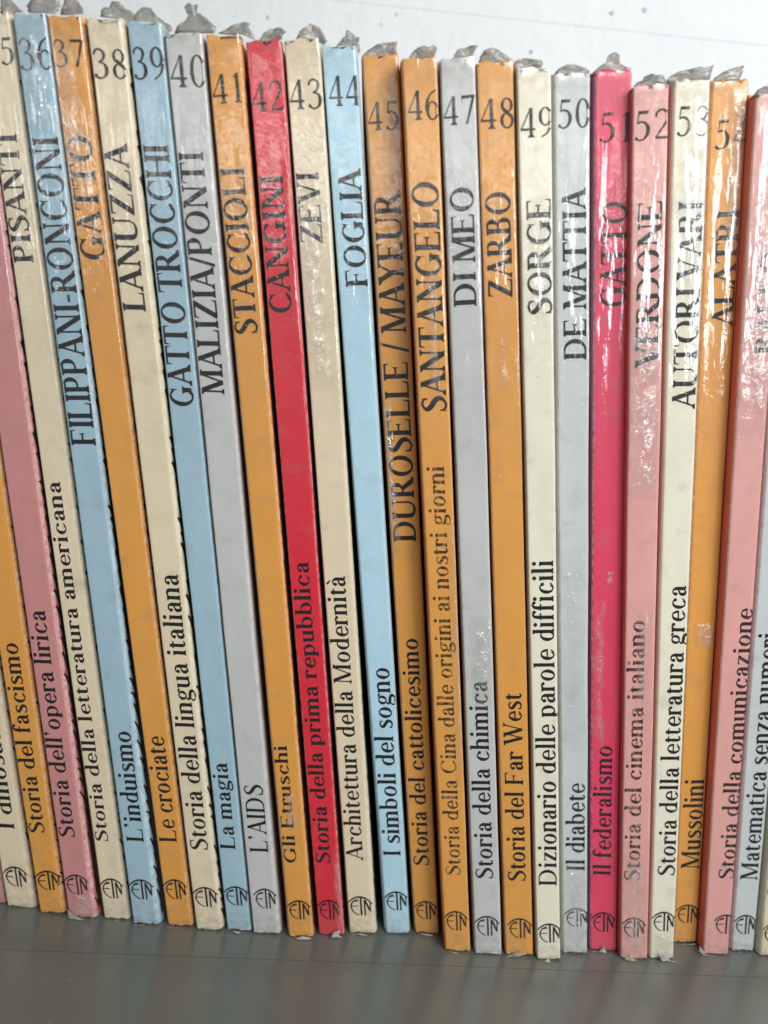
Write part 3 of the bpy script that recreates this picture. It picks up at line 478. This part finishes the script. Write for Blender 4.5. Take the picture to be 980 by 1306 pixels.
def scrap_mat(name, col, alpha):
    k = NT(name)
    v = k.n('ShaderNodeTexCoord').outputs['Object']
    n = k.noise(v, 420, 5, 0.65)
    c = k.mix(n, [a * 0.8 for a in col[:3]] + [1], [min(1, a * 1.2) for a in col[:3]] + [1])
    bm_ = k.n('ShaderNodeBump', Strength=0.35, Distance=0.0005, Height=k.noise(v, 700, 4))
    b = k.n('ShaderNodeBsdfPrincipled', Base__Color=c, Roughness=0.28, Normal=bm_.outputs[0])
    tr = k.n('ShaderNodeBsdfTransparent', Color=(.93, .93, .92, 1))
    mx = k.n('ShaderNodeMixShader', i0=k.math('MULTIPLY', k.ramp(n, 0.30, 0.60), alpha, clamp=True), i1=tr.outputs[0], i2=b.outputs[0])
    k.link(mx.outputs[0], k.out.inputs[0]); return k.m
TORN = scrap_mat('dusty_torn_film', (0.27, 0.265, 0.245, 1), 1.5)
SCRAP = scrap_mat('clear_film_scrap', (0.50, 0.49, 0.46, 1), 1.1)

def plain(name, col, rough, scale=300, var=0.25, metallic=0.0):
    k = NT(name)
    v = k.n('ShaderNodeTexCoord').outputs['Object']
    b = k.n('ShaderNodeBsdfPrincipled', Base__Color=k.mix(k.noise(v, scale, 4), col, [a * (1 - var) for a in col[:3]] + [1]), Roughness=rough, Metallic=metallic)
    k.link(b.outputs[0], k.out.inputs[0]); return k.m
PAPER = plain('page_paper', (0.62, 0.57, 0.46, 1), 0.8, 2000)
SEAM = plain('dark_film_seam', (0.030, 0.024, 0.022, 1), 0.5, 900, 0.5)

def wall_mat():
    k = NT('white_wall_paint')
    v = k.n('ShaderNodeTexCoord').outputs['Object']
    c = k.mix(k.ramp(k.noise(v, 9, 5, .6), 0.35, 0.7), (0.755, 0.80, 0.83, 1), (0.70, 0.745, 0.78, 1))
    c = k.mix(k.math('MULTIPLY', k.ramp(k.noise(v, 60, 5, .7), 0.60, 0.75), 0.35), c, (0.55, 0.56, 0.57, 1))
    bm_ = k.n('ShaderNodeBump', Strength=0.5, Distance=0.002, Height=k.noise(v, 70, 6, .65))
    b = k.n('ShaderNodeBsdfPrincipled', Base__Color=c, Roughness=0.6, Normal=bm_.outputs[0])
    k.link(b.outputs[0], k.out.inputs[0]); return k.m
WALL = wall_mat()

def shelf_mat():
    k = NT('grey_shelf_laminate')
    v = k.n('ShaderNodeTexCoord').outputs['Object']
    c = k.mix(k.noise(v, 1400, 3, .8), (0.165, 0.18, 0.163, 1), (0.115, 0.127, 0.114, 1))
    c = k.mix(k.math('MULTIPLY', k.ramp(k.noise(v, 45, 5, .7), 0.45, 0.75), 0.3), c, (0.16, 0.15, 0.135, 1))
    sp = k.ramp(k.noise(v, 900, 2, .5), 0.72, 0.80)
    c = k.mix(k.math('MULTIPLY', sp, 0.5), c, (0.5, 0.5, 0.5, 1))
    rr = k.n('ShaderNodeMapRange', Value=k.noise(v, 120, 4)); rr.inputs[3].default_value = 0.20; rr.inputs[4].default_value = 0.30
    bm_ = k.n('ShaderNodeBump', Strength=0.08, Distance=0.0003, Height=k.noise(v, 900, 3))
    b = k.n('ShaderNodeBsdfPrincipled', Base__Color=c, Roughness=rr.outputs[0], Normal=bm_.outputs[0], Metallic=0.22)
    b.inputs['Specular IOR Level'].default_value = 0.8
    k.link(b.outputs[0], k.out.inputs[0]); return k.m
SHELF = shelf_mat()

# ------------------------------------------------------------------ wall and shelf
wall = bpy.data.objects.new('wall', None); COLL.objects.link(wall)
wall.location = (0, 0.14, 0); wall['kind'] = 'structure'
def wpart(name, x0, x1, y0, y1, z0, z1, bev=0.0, mat=WALL):
    return link(name, box_mesh(name, x0, x1, y0, y1, z0, z1, bev), mat, wall)
wpart('backing', -0.9, 0.9, 0.00225, 0.05, -0.3, 0.8)
for row, (z0, z1, sh) in enumerate(((-0.3, -0.0003, 0.1), (0.0, 0.2428, 0.0), (0.242805, 0.44, 0.14), (0.4403, 0.64, 0.0))):
    for i in range(-3, 3):
        x0 = i * 0.42 + sh + 0.17
        wpart('block', x0, x0 + 0.4188, 0.0, 0.0022, z0, z1, 0.00022)
CHIP = plain('wall_dirt', (0.69, 0.73, 0.76, 1), 0.8, 600, .4)
CHIP_DARK = plain('wall_pit', (0.36, 0.37, 0.38, 1), 0.8, 600, .4)
for i, (x, z, r) in enumerate(WALL_MARKS[:6]):
    r *= .7
    rg = random.Random(i); n = 11
    ring = [(x + r * rg.uniform(.55, 1.25) * math.cos(2 * math.pi * a / n), 0, z + r * rg.uniform(.5, 1.2) * math.sin(2 * math.pi * a / n)) for a in range(n)]
    vs = [(x, -0.0007, z)] + [(a, -0.0005, c) for a, b, c in ring] + [(a, 0.0006, c) for a, b, c in ring]
    fs = [(0, 1 + a, 1 + (a + 1) % n) for a in range(n)] + [(1 + a, 1 + n + a, 1 + n + (a + 1) % n, 1 + (a + 1) % n) for a in range(n)]
    link('paint_chip', mesh_from('paint_chip', vs, fs), CHIP_DARK if i == 3 else CHIP, wall)

shelf = bpy.data.objects.new('shelf', None); COLL.objects.link(shelf); shelf['kind'] = 'structure'
SL = (-0.00345 + 0.00935) / (0.0858 + 0.0931)           # the joint runs a little askew to the row of books
def slab(name, ya, yb, top=0.0):
    """board between the skewed lines y = ya + SL x and y = yb (+SL x when negative)"""
    xs = (-0.45, 0.45); v = []
    for x in xs:
        for y in (ya, yb):
            yy = y + SL * x if y < 0 else y
            v += [(x, yy, -0.018), (x, yy, top)]
    bm = bmesh.new(); vv = [bm.verts.new(p) for p in v]
    for f in ((0, 1, 3, 2), (4, 6, 7, 5), (0, 4, 5, 1), (2, 3, 7, 6), (0, 2, 6, 4), (1, 5, 7, 3)): bm.faces.new([vv[i] for i in f])
    bmesh.ops.recalc_face_normals(bm, faces=bm.faces)
    me = bpy.data.meshes.new(name); bm.to_mesh(me); bm.free()
    return link(name, me, SHELF, shelf)
slab('back_board', -0.00650, 0.138)
slab('front_board', -0.075, -0.00665)
slab('underlay', -0.074, 0.137, -0.0172).location.z = -0.0008

# ------------------------------------------------------------------ books
LABELS = {
 31: 'dusky pink book at the far left end, only a sliver of its foot in view',
 32: 'grey-beige book titled I dinosauri, second from the left, leaning out of the frame',
 33: 'dark orange book titled Storia del fascismo at lower left',
 34: 'dusky pink book titled Storia dell’opera lirica at lower left',
 35: 'beige book titled Storia della letteratura americana, author PISANTI, left of blue number 36',
 36: 'blue book numbered 36 titled L’induismo, its head washed out by glare on the wrap',
 37: 'orange book numbered 37 titled Le crociate, long white glints on its upper spine',
 38: 'cream book numbered 38 titled Storia della lingua italiana, between orange 37 and blue 39',
 39: 'blue book numbered 39 titled La magia, between cream 38 and grey 40',
 40: 'cool grey book numbered 40 titled L’AIDS with a pale crease down its right edge',
 41: 'orange book numbered 41 titled Gli Etruschi, between grey 40 and red 42',
 42: 'bright red book numbered 42 titled Storia della prima repubblica',
 43: 'cream book numbered 43 titled Architettura della Modernità, right of the red book',
 44: 'light sky-blue book numbered 44 titled I simboli del sogno',
 45: 'orange book numbered 45 with two authors, torn film down its left edge',
 46: 'orange book numbered 46 with the longest title, its lower words faded',
 47: 'light grey book numbered 47 titled Storia della chimica, crinkled film smear above it',
 48: 'orange book numbered 48 titled Storia del Far West',
 49: 'ivory book numbered 49 titled Dizionario delle parole difficili, its foot lowest on the shelf',
 50: 'mottled blue-grey book numbered 50 titled Il diabete, between ivory 49 and crimson 51',
 51: 'crimson book numbered 51 titled Il federalismo, torn film peak standing above it',
 52: 'pale pink book numbered 52 titled Storia del cinema italiano, wrap crinkled all over its foot',
 53: 'ivory book numbered 53 titled Storia della letteratura greca, upper spine bleached by glare',
 54: 'orange book numbered 54 set back in the row, a bump of film halfway up',
 55: 'pink book titled Storia della comunicazione at the right, crinkled shiny film over its upper spine',
 56: 'pale blue-grey book titled Matematica senza numeri, partly hidden at lower right',
 57: 'cream book at the far right edge, only its foot and emblem in view'}
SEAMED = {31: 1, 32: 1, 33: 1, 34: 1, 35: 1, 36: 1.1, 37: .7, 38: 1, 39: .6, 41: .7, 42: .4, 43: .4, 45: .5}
LOOSE = {36: 1, 37: 1, 52: 1, 53: 1, 54: 1, 55: 1, 51: 1, 43: 1, 42: 1, 41: 1}
WORN_TITLE = {46, 52}; SOFT = {50, 51, 55}
GAPS = {}
ns = sorted(BOOKS)
for i, n in enumerate(ns):
    c = BOOKS[n]['c']
    l = (c[2][0] - BOOKS[ns[i - 1]]['c'][3][0], c[0][0] - BOOKS[ns[i - 1]]['c'][1][0]) if i else (0.002, 0.002)
    r = (BOOKS[ns[i + 1]]['c'][2][0] - c[3][0], BOOKS[ns[i + 1]]['c'][0][0] - c[1][0]) if i < len(ns) - 1 else (0.002, 0.002)
    GAPS[n] = (l, r)

class Book:
    def __init__(self, n):
        self.n = n; self.b = BOOKS[n]; self.c = self.b['c']; self.y = self.b['y']
        self.base = Vector(((self.c[2][0] + self.c[3][0]) / 2, self.y, 0))
        (lb, lt), (rb, rt) = GAPS[n]
        kl = .2 if n < 50 else .45
        self.el = (min(0.0009, max(0.00004, lb * kl)), min(0.0009, max(0.00004, lt * kl)))
        k = 0.42 if n < 40 else (0.22 if n < 46 else 0.15)
        self.er = (min(0.0009, max(0.00004, rb * k)), min(0.0009, max(0.00004, rt * k)))
        self.seed = n * 3.7
    def xz(self, u, s):
        a, b, c, d = self.c
        x = (1 - s) * ((1 - u) * c[0] + u * d[0]) + s * ((1 - u) * a[0] + u * b[0])
        z = (1 - s) * ((1 - u) * max(c[1], 0.00005) + u * max(d[1], 0.00005)) + s * ((1 - u) * a[1] + u * b[1])
        x += 0.00007 * noise.noise(Vector((self.seed, s * 9, 0))) + 0.00003 * noise.noise(Vector((self.seed, s * 60, u * 3)))
        return x, z
    def depth(self, u, s):
        d = 0.0
        if u < 0.06: d += 0.00016 * (1 - math.sqrt(max(0, 1 - ((0.06 - max(u, 0)) / 0.06) ** 2)))
        if u > 0.90: d += 0.00022 * (1 - math.sqrt(max(0, 1 - ((min(u, 1) - 0.90) / 0.10) ** 2)))
        d += 0.00006 * noise.noise(Vector((u * 2, s * 14, self.seed)))
        e = min(s, 1 - s) * 194
        if e < 1.2: d += 0.00025 * (1 - max(e, 0) / 1.2) ** 2
        return d
    def P(self, u, s, lift=0.0):
        x, z = self.xz(u, s)
        return Vector((x, self.y + self.depth(u, s) - lift, z)) - self.base
    COLS = [('l', 1.0, .0030), ('l', 1.0, .0014), ('l', .75, .0007), ('l', .35, .0003)] + [0, .012, .035, .06, .14, .3, .45, .6, .75, .86, .90, .94, .97, .99, 1.0] + [('r', .35, .0003), ('r', .7, .0007), ('r', 1.0, .0014), ('r', 1.0, .0030)]
    def col(self, cc, s, lift=0.0):
        if isinstance(cc, tuple):
            side, f, dy = cc
            if side == 'l': p = self.P(0, s); e = -((1 - s) * self.el[0] + s * self.el[1])
            else: p = self.P(1, s); e = (1 - s) * self.er[0] + s * self.er[1]
            sg = -1 if side == 'l' else 1
            return p + Vector((e * f + sg * lift * .7, dy - lift * .7, 0)), ((-0.25 * f * 1) if side == 'l' else 6 + .5 * f)
        return self.P(cc, s, lift), 6.0 * cc
    def grid(self, name, cols, ss, liftf, mat, parent, jag=0.0):
        V, UV, Fc = [], [], []
        nc = len(cols)
        for si, s in enumerate(ss):
            for cc in cols:
                s2 = s
                if jag and (si == 0 or si == len(ss) - 1):
                    uu = cc if not isinstance(cc, tuple) else (0 if cc[0] == 'l' else 1)
                    s2 = s + (1 if si == 0 else -1) * jag * max(0, noise.noise(Vector((uu * 5, self.seed + si, 2))) + .3)
                p, ux = self.col(cc, s2, liftf(cc, s2))
                V.append(p); UV.append((ux, s2 * 194.0))
        for i in range(len(ss) - 1):
            for j in range(nc - 1):
                Fc.append((i * nc + j, i * nc + j + 1, (i + 1) * nc + j + 1, (i + 1) * nc + j))
        return V, UV, Fc
    def build(self):
        n, b = self.n, self.b
        root = bpy.data.objects.new('book', None); COLL.objects.link(root)
        root.location = self.base; root.empty_display_size = 0.01
        root['label'] = LABELS[n]; root['category'] = 'book'; root['group'] = 'numbered paperbacks standing in a row on the shelf'
        self.root = root
        # spine
        ss = [0, .0015, .004, .008] + [.016 + k * .0162 for k in range(60)] + [.988, .993, .997, 1.0]
        ss = sorted(s for s in ss if s <= 1)
        V, UV, Fc = self.grid('spine', self.COLS, ss, lambda c, s: 0.0, None, None, 0.0075)
        nc = len(self.COLS)
        for row, flip in ((0, False), (len(ss) - 1, True)):
            idx = [row * nc + j for j in range(nc)]
            m = (V[idx[0]] + V[idx[-1]]) / 2; V.append(m); UV.append((3.0, 0.0 if row == 0 else 194.0)); ci = len(V) - 1
            for j in range(nc - 1):
                Fc.append((idx[j + 1], idx[j], ci) if not flip else (idx[j], idx[j + 1], ci))
        me = mesh_from('spine', V, Fc, True, UV)
        sp = link('spine', me, CARD[b['color']], root)
        me.materials.append(COVER[b['color']])
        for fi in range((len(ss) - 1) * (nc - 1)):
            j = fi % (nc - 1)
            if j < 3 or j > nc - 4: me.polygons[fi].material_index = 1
        # covers and pages behind it
        def prism(name, q0, q1, y0, y1, mat):
            """q0/q1 are x at foot and head of the two faces"""
            (xa0, xa1), (xb0, xb1) = q0, q1
            za = max(self.c[2][1], 0) + 0.0002 - self.base.z; zb = (self.c[0][1] + self.c[1][1]) / 2 - .0004
            bx, by = self.base.x, 0
            v = [(xa0 - bx, y0, za), (xb0 - bx, y0, za), (xb1 - bx, y0, zb), (xa1 - bx, y0, zb), (xa0 - bx, y1, za), (xb0 - bx, y1, za), (xb1 - bx, y1, zb), (xa1 - bx, y1, zb)]
            return link(name, mesh_from(name, v, [(0, 1, 2, 3), (5, 4, 7, 6), (4, 0, 3, 7), (1, 5, 6, 2), (3, 2, 6, 7), (4, 5, 1, 0)]), mat, root)
        L0, L1 = self.c[2][0] - self.el[0], self.c[0][0] - self.el[1]
        R0, R1 = self.c[3][0] + self.er[0], self.c[1][0] + self.er[1]
        th = 0.0003
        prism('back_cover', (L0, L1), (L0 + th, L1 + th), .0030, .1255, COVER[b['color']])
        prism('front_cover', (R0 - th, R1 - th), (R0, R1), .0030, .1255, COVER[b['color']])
        prism('page_block', (L0 + th + .00003, L1 + th + .00003), (R0 - th - .00003, R1 - th - .00003), .0032, .1245, PAPER)
        # lettering
        if 'title' in b:
            s, s0, s1, ua, ub = b['title']; ua = max(ua, .045)
            m = INK_WORN if n in WORN_TITLE else (INK_SOFT if n in SOFT else INK)
            self.letter('title_lettering', text_polys(s, 118, 44, 34, 16), lambda x, y: (ub + (ua - ub) * y / 1.04, s0 + (s1 - s0) * x), m)
        if 'author' in b:
            s, s0, s1, ua, ub = b['author']; ua = max(ua, .05); ub = ub if n > 54 else min(ub, .95)
            self.letter('author_lettering', text_polys(s, 138, 56, 44, 8), lambda x, y: (ub + (ua - ub) * y, s0 + (s1 - s0) * x), INK)
        if 'number' in b:
            u0, u1, s0, s1 = b['number']; u1 += max(0, .03 - u0) * .5; u0 = max(u0, .03)
            self.letter('volume_number', text_polys(str(n), 92, 36, 50, 24), lambda x, y: (u0 + (u1 - u0) * x, s0 + (s1 - s0) * y), INK_SOFT)
        if 'emblem' in b:
            u0, u1, s0, s1 = b['emblem']; u1 += max(0, .04 - u0); u0 = max(u0, .04)
            self.letter('publisher_emblem', emblem_polys(), lambda x, y: (u0 + (u1 - u0) * x, s0 + (s1 - s0) * y), INK_SOFT if n in (46, 48, 52, 40, 34, 47) else INK)
        # shrink wrap: loose and creased at the head, tight lower down
        def lift(cc, s):
            uu = cc if not isinstance(cc, tuple) else (0 if cc[0] == 'l' else 1)
            loose = max(0, min(1, (s - .45) / .35))
            w = 1 if 0.02 < uu < 0.98 else .4
            return 0.00013 + w * loose * (0.00010 + 0.00022 * abs(noise.noise(Vector((uu * 2.2, s * 16, self.seed + 9)))))
        cols = self.COLS[2:-2]
        rows = [0.003 + 0.9955 * k / 150 for k in range(151)]
        V, UV, Fc = self.grid('shrink_wrap', cols, rows, lift, None, None, 0.004)
        link('shrink_wrap', mesh_from('shrink_wrap', V, Fc, True, UV), FILM if n in LOOSE else FILM_HALF, root)
        for (u0, u1, s0, s1, amp) in b.get('patches', ()):
            self.patch(u0, u1, s0, s1, amp * 1e-3)
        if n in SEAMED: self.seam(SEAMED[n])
        if 'flap' in b: self.flap(b['flap'])
        if 'scrap' in b: self.sheet('film_scrap', b['scrap'], -0.0006, SCRAP, .0003)
    def letter(self, name, polys, fn, mat):
        V, Fc = [], []
        for i, q in enumerate(polys):
            k0 = len(V); lift = 0.00003 + (i % 7) * 0.000004
            for (x, y) in q:
                u, s = fn(x, y)
                if u > 1.0:   # runs over the fold
                    f = min(1, (u - 1) * 5.6); p, _ = self.col(('r', f, 0.0003 + .0004 * f if f > .35 else .0003 * f / .35), s, lift * 1.5)
                elif u < 0.0:
                    f = min(1, -u * 9); p, _ = self.col(('l', f, .0003 * f / .35 if f < .35 else .0003 + .0006 * (f - .35)), s, lift * 1.5)
                else:
                    p = self.P(u, s, lift)
                V.append(p)
            Fc.append(tuple(range(k0, len(V))))
        link(name, mesh_from(name, V, Fc), mat, self.root)
    def patch(self, u0, u1, s0, s1, amp):
        M = []
        nu = 12; nsr = max(10, int((s1 - s0) * 194 / .5)); nsr = min(nsr, 160)
        V, UV, Fc = [], [], []
        for i in range(nsr + 1):
            for j in range(nu + 1):
                a, c = j / nu, i / nsr
                # ragged outline
                cu = (a - .5) * (1 + .5 * noise.noise(Vector((c * nsr * .13, self.seed, 1)))) + .5 + .18 * noise.noise(Vector((c * nsr * .2, self.seed, 5)))
                u = min(1.0, max(0.0, u0 + (u1 - u0) * cu)); s = min(.999, max(.001, s0 + (s1 - s0) * c + .002 * noise.noise(Vector((a * 4, c * 9, self.seed)))))
                m = max(0, min(1, 4 * min(a, 1 - a, (c if c < .5 else 1 - c) * 3)))
                h = abs(noise.noise(Vector((u * 7, s * 150, self.seed + 3)))) + .5 * abs(noise.noise(Vector((u * 18, s * 420, self.seed))))
                M.append(max(0, min(1, 2.6 * min(a, 1 - a, 2 * min(c, 1 - c)) * (1 + .8 * noise.noise(Vector((u * 5, s * 60, self.seed)))))))
                V.append(self.P(u, s, 0.00016 + .6 * amp * m * h)); UV.append((u * 6, s * 194))
        for i in range(nsr):
            for j in range(nu):
                k0 = i * (nu + 1) + j
                Fc.append((k0, k0 + 1, k0 + nu + 2, k0 + nu + 1))
        me = mesh_from('crumpled_film', V, Fc, True, UV)
        at = me.attributes.new('mask', 'FLOAT', 'POINT')
        for i, x in enumerate(M): at.data[i].value = x * min(1, .2 + amp / .00035)
        link('crumpled_film', me, FILM_CRUMPLED, self.root)
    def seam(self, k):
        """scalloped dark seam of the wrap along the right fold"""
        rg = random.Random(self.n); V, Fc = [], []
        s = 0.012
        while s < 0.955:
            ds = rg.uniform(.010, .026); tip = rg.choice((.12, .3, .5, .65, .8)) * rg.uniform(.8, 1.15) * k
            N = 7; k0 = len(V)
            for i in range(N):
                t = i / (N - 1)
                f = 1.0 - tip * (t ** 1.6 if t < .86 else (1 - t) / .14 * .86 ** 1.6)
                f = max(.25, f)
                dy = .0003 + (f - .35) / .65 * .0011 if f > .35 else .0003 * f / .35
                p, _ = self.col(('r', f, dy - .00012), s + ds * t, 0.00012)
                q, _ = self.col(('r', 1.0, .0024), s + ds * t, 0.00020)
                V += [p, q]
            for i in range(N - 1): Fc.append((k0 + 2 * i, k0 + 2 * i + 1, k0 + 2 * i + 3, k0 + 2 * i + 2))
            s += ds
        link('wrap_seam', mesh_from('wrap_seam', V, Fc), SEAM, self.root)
    def sheet(self, name, pts, dy, mat, amp, sub=3):
        cx = sum(p[0] for p in pts) / len(pts); cz = sum(p[1] for p in pts) / len(pts)
        bm = bmesh.new()
        # finer, slightly ragged outline
        ring = []
        for i, p in enumerate(pts):
            q = pts[(i + 1) % len(pts)]
            for k in range(3):
                t = k / 3; x = p[0] + (q[0] - p[0]) * t; z = p[1] + (q[1] - p[1]) * t
                nn = noise.noise(Vector((x * 2500, z * 2500, self.seed))) * 0.00016
                ring.append((x + nn, z + nn * .8))
        m = len(ring); layers = []
        for f in (1.0, .72, .42):
            layers.append([bm.verts.new((cx + (x - cx) * f, 0, cz + (z - cz) * f)) for x, z in ring])
        ce = bm.verts.new((cx, 0, cz))
        for a, b in zip(layers, layers[1:]):
            for i in range(m): bm.faces.new((a[i], a[(i + 1) % m], b[(i + 1) % m], b[i]))
        for i in range(m): bm.faces.new((layers[-1][i], layers[-1][(i + 1) % m], ce))
        for v in bm.verts:
            x, z = v.co.x, v.co.z
            v.co.y = self.y + dy + amp * (noise.noise(Vector((x * 420, z * 420, self.seed))) + .5 * noise.noise(Vector((x * 1500, z * 1500, self.seed))))
            v.co.z = max(v.co.z, 0.0003)
            v.co -= self.base
        bmesh.ops.recalc_face_normals(bm, faces=bm.faces)
        me = bpy.data.meshes.new(name); bm.to_mesh(me); bm.free()
        for p in me.polygons: p.use_smooth = True
        o = link(name, me, mat, self.root)
        md = o.modifiers.new('thickness', 'SOLIDIFY'); md.thickness = 0.00006
        return o
    def flap(self, pts): self.sheet('torn_film', pts, 0.0022, TORN, .0008)

for n in ns:
    Book(n).build()
